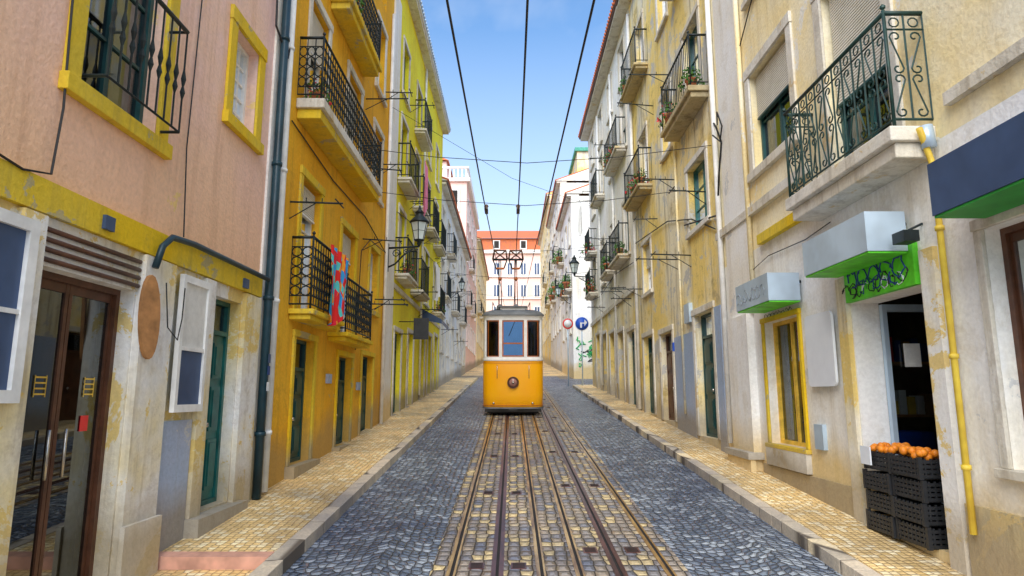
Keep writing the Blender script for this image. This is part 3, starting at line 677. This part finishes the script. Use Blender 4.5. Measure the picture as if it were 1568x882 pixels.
def loft(m,rings,mat,cap0=True,cap1=True,smooth=True):
    n=len(rings[0][0]); vs=[]
    for o,z in rings: vs+=[(x,y,z) for x,y in o]
    fs=[]
    for i in range(len(rings)-1):
        for j in range(n): k2=(j+1)%n; fs.append((i*n+j,i*n+k2,(i+1)*n+k2,(i+1)*n+j))
    m.faces(vs,fs,mat,smooth)
    if cap0: m.faces(vs[:n],[tuple(range(n))],mat)
    if cap1: m.faces(vs[-n:],[tuple(range(n))],mat)
TL=6.4
o=lambda d,r=.22,b=.07:[(x,y+0) for x,y in [(p[0],p[1]-d if p[1]<TL/2 else p[1]+d) for p in outline(1.70+2*d,TL,r+d,b)]]
m=MB(); loft(m,[(o(-.03),.2),(o(.0),.24),(o(.01),.6),(o(.01),1.5),(o(0),1.56)],'tram_paint'); m.make('body_lower',T)
m=MB(); loft(m,[(o(.022),.2),(o(.022),.245)],'tram_roof'); loft(m,[(o(.02),.29),(o(.02),.30)],'tram_wood'); loft(m,[(o(.022),1.545),(o(.03),1.56),(o(.022),1.6)],'tram_white'); loft(m,[(o(.018),1.48),(o(.018),1.492)],'tram_wood'); m.make('mouldings',T)
m=MB(); loft(m,[(o(-.035),1.6),(o(-.035),2.72)],'glass_tram',False,False); m.make('window_glass',T)
m=MB(); loft(m,[(o(.0),1.6),(o(.0),1.66)],'tram_white'); loft(m,[(o(0),2.70),(o(.01),2.8),(o(.04),2.83)],'tram_white')
fy=lambda x: -.07*(1-(x/.85)**2)
def post(x0,x1,z0,z1,mat,dp=.05,pr=0):
    N=4
    for end in(0,1):
        vs=[]
        for i in range(N+1):
            x=x0+(x1-x0)*i/N; y=fy(x)-pr
            if abs(x)>.63: q=abs(x)-.63; y+= .22-math.sqrt(max(0,.22**2-q*q))
            for dd in(0,dp):
                yy=(y+dd) if not end else TL-(y+dd)
                vs+=[(x,yy,z0),(x,yy,z1)]
        fs=[]
        for i in range(N):
            a=i*4; b=a+4; fs+=[(a,b,b+1,a+1),(a+2,b+2,b+3,a+3),(a+1,b+1,b+3,a+3),(a,b,b+2,a+2)]
        fs+=[(0,1,3,2),(N*4,N*4+1,N*4+3,N*4+2)]
        m.faces(vs,fs,mat)
for a,b in((-.40,-.31),(.31,.40)): post(a,b,1.66,2.70,'tram_white')
for sx in(-1,1):
    for end in(0,1):
        pts=[]
        for i in range(7):
            t=math.pi*1.5+ (math.pi/2)*i/6
            x=.63+.22*math.cos(t); y=.22+.22*math.sin(t)-.07*(1-(x/.85)**2)
            pts.append((x,y))
        pts=pts[3:]+[(.85,.34)]
        vs=[]
        for x,y in pts:
            for q in(1,.94):
                X=sx*(x if q==1 else x-.05); Yv=y+(0 if q==1 else .04)
                if end: Yv=TL-Yv
                vs+=[(X,Yv,1.66),(X,Yv,2.70)]
        fs=[]
        for i in range(len(pts)-1):
            a=i*4;b=a+4; fs+=[(a,b,b+1,a+1),(a+2,b+2,b+3,a+3)]
        fs+=[(0,1,3,2),(len(pts)*4-4,len(pts)*4-3,len(pts)*4-1,len(pts)*4-2)]
        m.faces(vs,fs,'tram_white',True)
for sx in(-1,1):
    for i in range(1,7):
        y=.34+ (TL-.68)*i/7; m.box(sx*.80,sx*.852,y-.05,y+.05,1.66,2.70,'tram_white')
def sash(x0,x1,z0,z1,w=.028,rail=None):
    post(x0,x0+w,z0,z1,'tram_wood',.03,-.012); post(x1-w,x1,z0,z1,'tram_wood',.03,-.012)
    post(x0+w,x1-w,z0,z0+w,'tram_wood',.03,-.012); post(x0+w,x1-w,z1-w,z1,'tram_wood',.03,-.012)
    if rail: post(x0+w,x1-w,rail,rail+.04,'tram_wood',.03,-.012)
sash(-.308,.308,1.665,2.69,.034,2.02); sash(-.72,-.402,1.665,2.69,.022); sash(.402,.72,1.665,2.69,.022)
post(-.273,.273,1.70,2.655,'glass_sky_tint',.004,-.022)  # extra pane carrying the tinted sky reflection
m.make('window_frames',T)
m=MB(); loft(m,[(o(.045),2.83),(o(.05),2.86),(o(-.05),2.95),(o(-.25),3.0),(o(-.5),3.02)],'tram_roof')
m.box(-.38,.38,.5,TL-.5,3.0,3.10,'tram_white'); m.box(-.42,.42,.42,TL-.42,3.101,3.14,'tram_roof')
m.make('roof',T,0)
m=MB()
m.box(-.7,.7,.25,TL-.25,1.2,1.3,'tram_wood')
m.box(-.78,.78,2.2,2.26,1.3,2.7,'brown_wood'); m.box(-.6,-.2,.5,.9,1.3,1.95,'brown_wood'); m.box(-.1,.35,.35,.5,1.3,1.8,'tram_under')
for i in range(5):
    for sx in(-1,1): m.box(sx*.3,sx*.78,2.6+i*.75,3.0+i*.75,1.3,1.75,'tram_wood'); m.box(sx*.3,sx*.78,3.0+i*.75,3.05+i*.75,1.3,2.15,'tram_wood')
m.make('interior',T)
m=MB()
m.lathe((0,-.075,.94),[(.155,.03),(.155,-.03),(.135,-.05),(.12,-.05)],'brown_wood',24,'Y'); m.lathe((0,-.075,.94),[(.12,-.04),(.10,-.062),(.05,-.078),(.001,-.082)],'lens',24,'Y')
m.lathe((0,-.16,.94),[(.035,.02),(.035,-.01)],'chrome',12,'Y')
m.tube([(.155*math.cos(t),-.13,.94+.155*math.sin(t)) for t in [i*math.pi/12 for i in range(25)]],.012,'brown_wood',6)
m.make('headlight',T)
m=MB()
m.box(-.72,.72,.12,TL-.12,.06,.2,'tram_under'); m.box(-.80,.80,-.02,.1,.12,.2,'tram_under')
for y in(1.3,TL-1.3):
    for x in(-.565,.565): m.lathe((x,y,.24),[(.26,-.05),(.26,.03),(.22,.05),(.001,.05)],'tram_under',20,'X')
m.box(-.12,.12,-.18,.05,.14,.2,'tram_under')
for x in(-.55,.55): m.lathe((x,-.03,.36),[(.03,0),(.03,-.05)],'chrome',12,'Y')
for x in(-.45,.45): m.tube([(x,-.06,1.05),(x,-.10,1.08),(x,-.10,1.4),(x,-.06,1.43)],.009,'chrome',6)
m.tube([(.05,-.11,2.66),(-.12,-.12,2.25)],.008,'tram_under',4)
m.make('undercarriage_and_fittings',T)
m=MB()
for x,h in((-.40,3.06),(.09,3.06)):
    y=1.3; zt=4.62
    m.lathe((x,y,3.0),[(.12,0),(.1,.18),(.04,.24)],'tram_roof',12)
    m.tube([(x-.03,y,3.15),(x-.03,y,zt)],.022,'iron',6); m.tube([(x+.05,y,3.15),(x+.02,y,zt)],.016,'iron',6)
    m.tube([(x-.22,y,zt),(x+.22,y,zt)],.036,'iron',6); m.tube([(x-.12,y,zt-.28),(x+.12,y,zt-.28)],.034,'tram_wood',6)
    m.tube([(x-.22,y,zt),(x-.18,y,zt+.28),(x+.18,y,zt+.28),(x+.22,y,zt)],.034,'brown_wood',6)
    m.tube([(x-.18,y,zt+.28),(x+.18,y,zt)],.022,'brown_wood',5); m.tube([(x+.18,y,zt+.28),(x-.18,y,zt)],.022,'brown_wood',5)
    m.tube([(x-.22,y,zt),(x-.12,y,zt-.28)],.022,'iron',5); m.tube([(x+.22,y,zt),(x+.12,y,zt-.28)],.022,'iron',5)
    m.lathe((x,y,zt-.6),[(.03,-.06),(.07,0),(.03,.06)],'tram_wood',10)
for x in(-.6,.5): m.tube([(x,.6,3.0),(x,.6,3.25),(x,TL-.6,3.25),(x,TL-.6,3.0)],.012,'iron',5)
m.make('current_collectors',T)
# ---------------------------------------------------------------- overhead wires
m=MB()
for x in(-.547,.13,.69):
    p=[(x,y,SL*y+4.86+.05*math.sin(y*.4)) for y in range(-12,84,4)]
    m.tube(p,.012,'cable',5)
for y,x0,x1,z in((13.3,-3.2,3.76,5.98),(11.6,-3.2,3.76,6.3),(22,-3.2,3.76,6.9),(30,-3.2,3.76,7.4),(41,-3.3,3.7,8.2)):
    m.tube([(x0,y,z+.35),(x0+(x1-x0)*.25,y,z+.12),(x0+(x1-x0)*.5,y,z),(x0+(x1-x0)*.75,y,z+.12),(x1,y,z+.35)],.007,'cable',4)
m.tube([(-3.2,16,9.5),(0,20,8.9),(3.7,26,9.6)],.007,'cable',4)
m.make('overhead_wires')
m=MB()
for x in(-.547,.13):
    z=SL*13.3+4.86; m.box(x-.035,x+.035,13.1,13.5,z-.02,z+.05,'brown_wood'); m.lathe((x,13.3,z+.06),[(.03,0),(.05,.03),(.03,.07)],'brown_wood',8)
m.make('wire_insulators')
# ---------------------------------------------------------------- lanterns
def lantern(loc,wx,sc=1):
    x,y,z=loc; E=empty('street_lamp'); m=MB()
    def ring(r,zz,n=6): return [(x+r*sc*math.cos(2*math.pi*(i+.5)/n),y+r*sc*math.sin(2*math.pi*(i+.5)/n),z+zz*sc) for i in range(n)]
    a=ring(.13,0);b=ring(.24,.48);n=6
    m.faces(a+b,[(i,(i+1)%n,n+(i+1)%n,n+i) for i in range(n)],'lamp_glass')
    m2=MB()
    for i in range(n): m2.tube([a[i],b[i]],.014*sc,'iron',4); m2.tube([b[i],b[(i+1)%n]],.018*sc,'iron',4); m2.tube([a[i],a[(i+1)%n]],.018*sc,'iron',4)
    for i in range(n):
        q=[tuple(a[i][k]*.5+b[i][k]*.5 for k in range(3)),tuple(a[(i+1)%n][k]*.5+b[(i+1)%n][k]*.5 for k in range(3))]; m2.tube(q,.007*sc,'iron',4)
    m2.lathe((x,y,z),[(.27*sc,.48*sc),(.25*sc,.52*sc),(.12*sc,.66*sc),(.10*sc,.74*sc),(.13*sc,.75*sc),(.05*sc,.84*sc),(.02*sc,.95*sc)],'iron',12)
    m2.lathe((x,y,z),[(.02*sc,-.18*sc),(.06*sc,-.1*sc),(.05*sc,-.04*sc),(.14*sc,0)],'iron',12)
    d=1 if x>wx else -1; L=abs(x-wx)
    m2.tube([(wx,y,z-.22*sc),(wx+d*L*.5,y,z-.2*sc),(x,y,z-.17*sc)],.028*sc,'iron',6)
    m2.tube([(wx,y,z-.75*sc),(wx+d*L*.25,y,z-.65*sc),(wx+d*L*.5,y,z-.42*sc),(wx+d*L*.8,y,z-.24*sc)],.024*sc,'iron',6)
    for c,rr in((.28,.13),(.58,.08)):
        m2.tube([(wx+d*L*c+rr*(1-t/14)*math.cos(t*.75)*sc,y,z-(.24+rr)*sc+rr*(1-t/14)*math.sin(t*.75)*sc) for t in range(13)],.015*sc,'iron',5)
    m2.box(min(wx,wx+d*.03),max(wx,wx+d*.03),y-.05,y+.05,z-.85*sc,z-.1*sc,'iron')
    m.make('glass_panes',E); m2.make('iron_frame_and_bracket',E)
lantern((-2.36,16,5.88),-3.15,.95); lantern((2.85,29,7.5),3.76,.9); lantern((2.9,40,8.2),3.7,.8); lantern((-2.6,33,7.4),-3.3,.7)
# ---------------------------------------------------------------- signs
def sign(x,y,z,r,kind):
    E=empty('traffic_sign'); m=MB(); zb=SL*y+.1
    m.tube([(x,y+.05,zb),(x,y+.05,z+r)],.03,'steel_grey',8)
    if kind=='ban':
        m.lathe((x,y,z),[(r,.02),(r,-.008),(r*.99,-.01)],'red_paint',28,'Y'); m.lathe((x,y,z),[(r*.74,-.009),(r*.74,-.014)],'plate_white',28,'Y')
    else:
        m.lathe((x,y,z),[(r,.02),(r,-.01)],'plate_white',28,'Y'); m.lathe((x,y,z),[(r*.93,-.009),(r*.93,-.014)],'blue_paint',28,'Y')
        m.box(x-.05*r/.3-.03,x+.0,y-.024,y-.0145,z-.6*r,z+.15*r,'plate_white'); m.box(x+.001,x+.22*r/.3,y-.024,y-.0145,z+.0,z+.15*r,'plate_white')
        m.faces([(x+.12,y-.026,z-.22*r/.3*.6),(x+.12,y-.026,z+.3*r/.3*.6),(x+.24,y-.026,z+.07*r/.3)],[(0,1,2)],'plate_white')
    m.make('post_and_plate',E)
sign(2.62,30.2,5.3,.25,'ban'); sign(3.32,30.6,5.35,.33,'arrow')
m=MB(); m.box(-2.78,-2.36,18.2,18.26,3.55,4.15,'black_plastic'); m.tube([(-3.2,18.23,4.05),(-2.36,18.23,4.05)],.015,'iron',6); m.tube([(-3.2,18.23,3.7),(-2.78,18.23,3.7)],.015,'iron',6); m.make('hanging_shop_sign')
m=MB(); m.faces([(-3.18,22.4,5.0),(-3.18,24.9,5.0),(-2.45,24.9,4.6),(-2.45,22.4,4.6),(-2.45,22.4,4.45),(-2.45,24.9,4.45)],[(0,1,2,3),(3,2,5,4)],'steel_dark'); m.faces([(-3.18,22.4,5.0),(-2.45,22.4,4.6),(-2.45,22.4,4.45),(-3.18,22.4,4.6)],[(0,1,2,3)],'steel_dark'); m.make('shop_awning')
# ---------------------------------------------------------------- crates + oranges
E=empty('fruit_crate_stack'); m=MB()
def crate(x0,x1,y0,y1,z,h):
    for k2 in range(4):
        zz=z+.015+k2*(h-.03)/4; t=.018; hh=(h-.03)/4-.014
        m.box(x0,x1,y0,y0+t,zz,zz+hh,'black_plastic'); m.box(x0,x1,y1-t,y1,zz,zz+hh,'black_plastic'); m.box(x0,x0+t,y0+t,y1-t,zz,zz+hh,'black_plastic'); m.box(x1-t,x1,y0+t,y1-t,zz,zz+hh,'black_plastic')
    for a in(x0,x1-.03):
        for b in(y0,y1-.03): m.box(a-.003,a+.033,b-.003,b+.033,z,z+h-.005,'black_plastic')
    n=8
    for i in range(1,n): y=y0+(y1-y0)*i/n; m.box(x0-.002,x0+.012,y-.008,y+.008,z+.015,z+h-.015,'black_plastic'); x=x0+(x1-x0)*i/n; m.box(x-.008,x+.008,y0-.002,y0+.012,z+.015,z+h-.015,'black_plastic')
    m.box(x0+.01,x1-.01,y0+.01,y1-.01,z+.005,z+.02,'black_plastic')
for i in range(4):
    f=random.uniform(-.015,.015)
    crate(3.66+f,4.1,5.98,6.46,.65+i*.2,.2); crate(3.66-f,4.1,6.48,6.95,.65+i*.2,.2)
m.make('crates',E)
m=MB()
for i in range(70):
    x,y=random.uniform(3.71,4.03),random.uniform(6.04,6.89); r=.038
    if abs(y-6.47)<.05: continue
    z=1.44+random.uniform(0,.05)
    pr=[(r*math.sin(math.pi*j/6)+.0005,-r*math.cos(math.pi*j/6)) for j in range(7)]
    m.lathe((x,y,z),pr,'orange_fruit',10)
m.make('oranges',E)
m=MB(); m.box(3.625,3.64,6.74,6.92,1.3,1.48,'plate_white'); m.make('price_card',E)
# ---------------------------------------------------------------- laundry
def cloth(name,P0,u,L,H,mat,amp=.03,fr=14,ph=0):
    m=MB(); NU,NV=30,16; vs=[]
    P0=Vector(P0);u=Vector(u);nrm=Vector((u.y,-u.x,0))
    for i in range(NU+1):
        for j in range(NV+1):
            a=i/NU;b=j/NV; w=amp*(.3+b)*math.sin(a*L*fr+ph+b*1.2)+.5*amp*math.sin(a*L*fr*2.3+b*3)
            hh=H*(1+.12*math.sin(a*5+ph)); p=P0+u*(a*L+.03*b*math.sin(a*9))+nrm*w; p.z-=hh*b
            vs.append(p)
    m.faces(vs,[(i*(NV+1)+j,(i+1)*(NV+1)+j,(i+1)*(NV+1)+j+1,i*(NV+1)+j+1) for i in range(NU) for j in range(NV)],mat,True)
    return m.make(name,recalc=False)
cloth('colourful_beach_towel',(-2.80,9.75,4.3),(0,1,0),1.05,1.1,'towel',.05,11)
cloth('hanging_laundry',(-2.6,18.4,8.9),(0,1,0),.6,1.5,'cloth_pink',.03)
cloth('hanging_laundry',(-2.5,20.7,6.3),(0,1,0),1.2,1.1,'cloth_white',.04)
cloth('hanging_laundry',(2.75,24.9,9.5),(0,1,0),.8,1.1,'cloth_white',.04)
# ---------------------------------------------------------------- pots
def pot(x,y,z,fl=True,s=1):
    E=empty('potted_plant'); m=MB(); m.lathe((x,y,z),[(.07*s,0),(.10*s,.16*s),(.115*s,.17*s),(.115*s,.2*s),(.09*s,.2*s)],'terracotta_pot',12); m.make('pot',E)
    m=MB()
    for i in range(150):
        th=random.random()*6.28; r=random.random()**.5*.22*s; h=.2*s+random.random()*.3*s*(1-r/(.3*s))-(.15*s if r>.17*s else 0)
        c=Vector((x+r*math.cos(th),y+r*math.sin(th),z+h)); a=Vector([random.uniform(-1,1) for _ in range(3)]).normalized()*.035*s; b=a.cross(Vector([random.uniform(-1,1) for _ in range(3)])).normalized()*.02*s
        m.faces([c-a,c+b,c+a,c-b],[(0,1,2,3)],'flower' if fl and random.random()<.22 else 'leaf')
    m.make('leaves',E,recalc=False)
for x,y,z,s in((3.5,11.8,7.86,1.1),(3.5,13.5,7.86,1.3),(3.5,16.9,7.61,1.1),(3.5,18.5,11.09,1.2),(3.5,20.5,6.46,1.1),(3.5,21.2,10.06,1.1),(3.5,23.2,6.46,1.4),(-2.98,9.3,6.36,1),(-2.98,10.9,8.99,1.1),(-2.98,18.0,5.31,1.1),(-2.98,26.5,5.31,1.1),(3.5,28.3,6.46,1.5),(3.5,28.9,8.31,1.5),(3.5,17.8,7.61,1.2),(3.5,22.2,10.06,1.3),(3.4,39.8,8.51,2.2),(3.4,43,8.51,2.2),(3.4,45.6,11.31,2.4),(3.4,50,9.91,2.4),(3.4,54.5,9.91,2.4)): pot(x,y,z,random.random()<.5,s)
# ---------------------------------------------------------------- world, sun, camera
w=bpy.data.worlds.new('World'); S.world=w; w.use_nodes=True; nt=w.node_tree; bg=nt.nodes['Background']
sky=nt.nodes.new('ShaderNodeTexSky'); sky.sky_type='NISHITA'; sky.sun_disc=False; sky.sun_elevation=R(43); sky.sun_rotation=R(192); sky.dust_density=.4; sky.ozone_density=3; sky.air_density=1.2
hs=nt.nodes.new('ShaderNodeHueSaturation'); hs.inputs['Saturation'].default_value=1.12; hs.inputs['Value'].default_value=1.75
tc=nt.nodes.new('ShaderNodeTexCoord'); mp=nt.nodes.new('ShaderNodeMapping'); mp.inputs['Scale'].default_value=(1,1,1.7); mp.inputs['Location'].default_value=(.7,.35,.1)
nz=nt.nodes.new('ShaderNodeTexNoise'); nz.inputs['Scale'].default_value=2.8; nz.inputs['Detail'].default_value=5; nz.inputs['Roughness'].default_value=.5; nz.inputs['Distortion'].default_value=.2
mr=nt.nodes.new('ShaderNodeMapRange'); mr.inputs[1].default_value=.42; mr.inputs[2].default_value=.82; mr.inputs[4].default_value=.85
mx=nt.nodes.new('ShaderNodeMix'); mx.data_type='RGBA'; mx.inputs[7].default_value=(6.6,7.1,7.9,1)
L=nt.links.new
# haze towards the horizon
sp=nt.nodes.new('ShaderNodeSeparateXYZ'); hz=nt.nodes.new('ShaderNodeMapRange'); hz.inputs[1].default_value=.12; hz.inputs[2].default_value=.52; hz.inputs[3].default_value=.72; hz.inputs[4].default_value=0
mh=nt.nodes.new('ShaderNodeMath'); mh.operation='MAXIMUM'
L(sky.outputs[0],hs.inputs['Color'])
L(tc.outputs['Generated'],mp.inputs[0]); L(mp.outputs[0],nz.inputs[0]); L(nz.outputs[0],mr.inputs[0])
L(tc.outputs['Generated'],sp.inputs[0]); L(sp.outputs[2],hz.inputs[0]); L(mr.outputs[0],mh.inputs[0]); L(hz.outputs[0],mh.inputs[1])
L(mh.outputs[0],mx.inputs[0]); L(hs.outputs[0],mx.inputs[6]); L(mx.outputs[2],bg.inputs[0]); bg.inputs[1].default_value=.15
sun=bpy.data.lights.new('sun','SUN'); sun.energy=5; sun.angle=R(58); sun.color=(1,.94,.84)
so_=bpy.data.objects.new('sun',sun); bpy.context.collection.objects.link(so_); so_.rotation_euler=(R(47),0,R(-12))
cam=bpy.data.cameras.new('camera'); cam.sensor_width=36; cam.lens=22.73; cam.clip_end=3000; cam.clip_start=.05
co=bpy.data.objects.new('camera',cam); bpy.context.collection.objects.link(co); co.location=(0,0,2); co.rotation_euler=(R(99.4),0,0)
S.camera=co
S.view_settings.view_transform='Standard'; S.view_settings.look='None'; S.view_settings.exposure=0
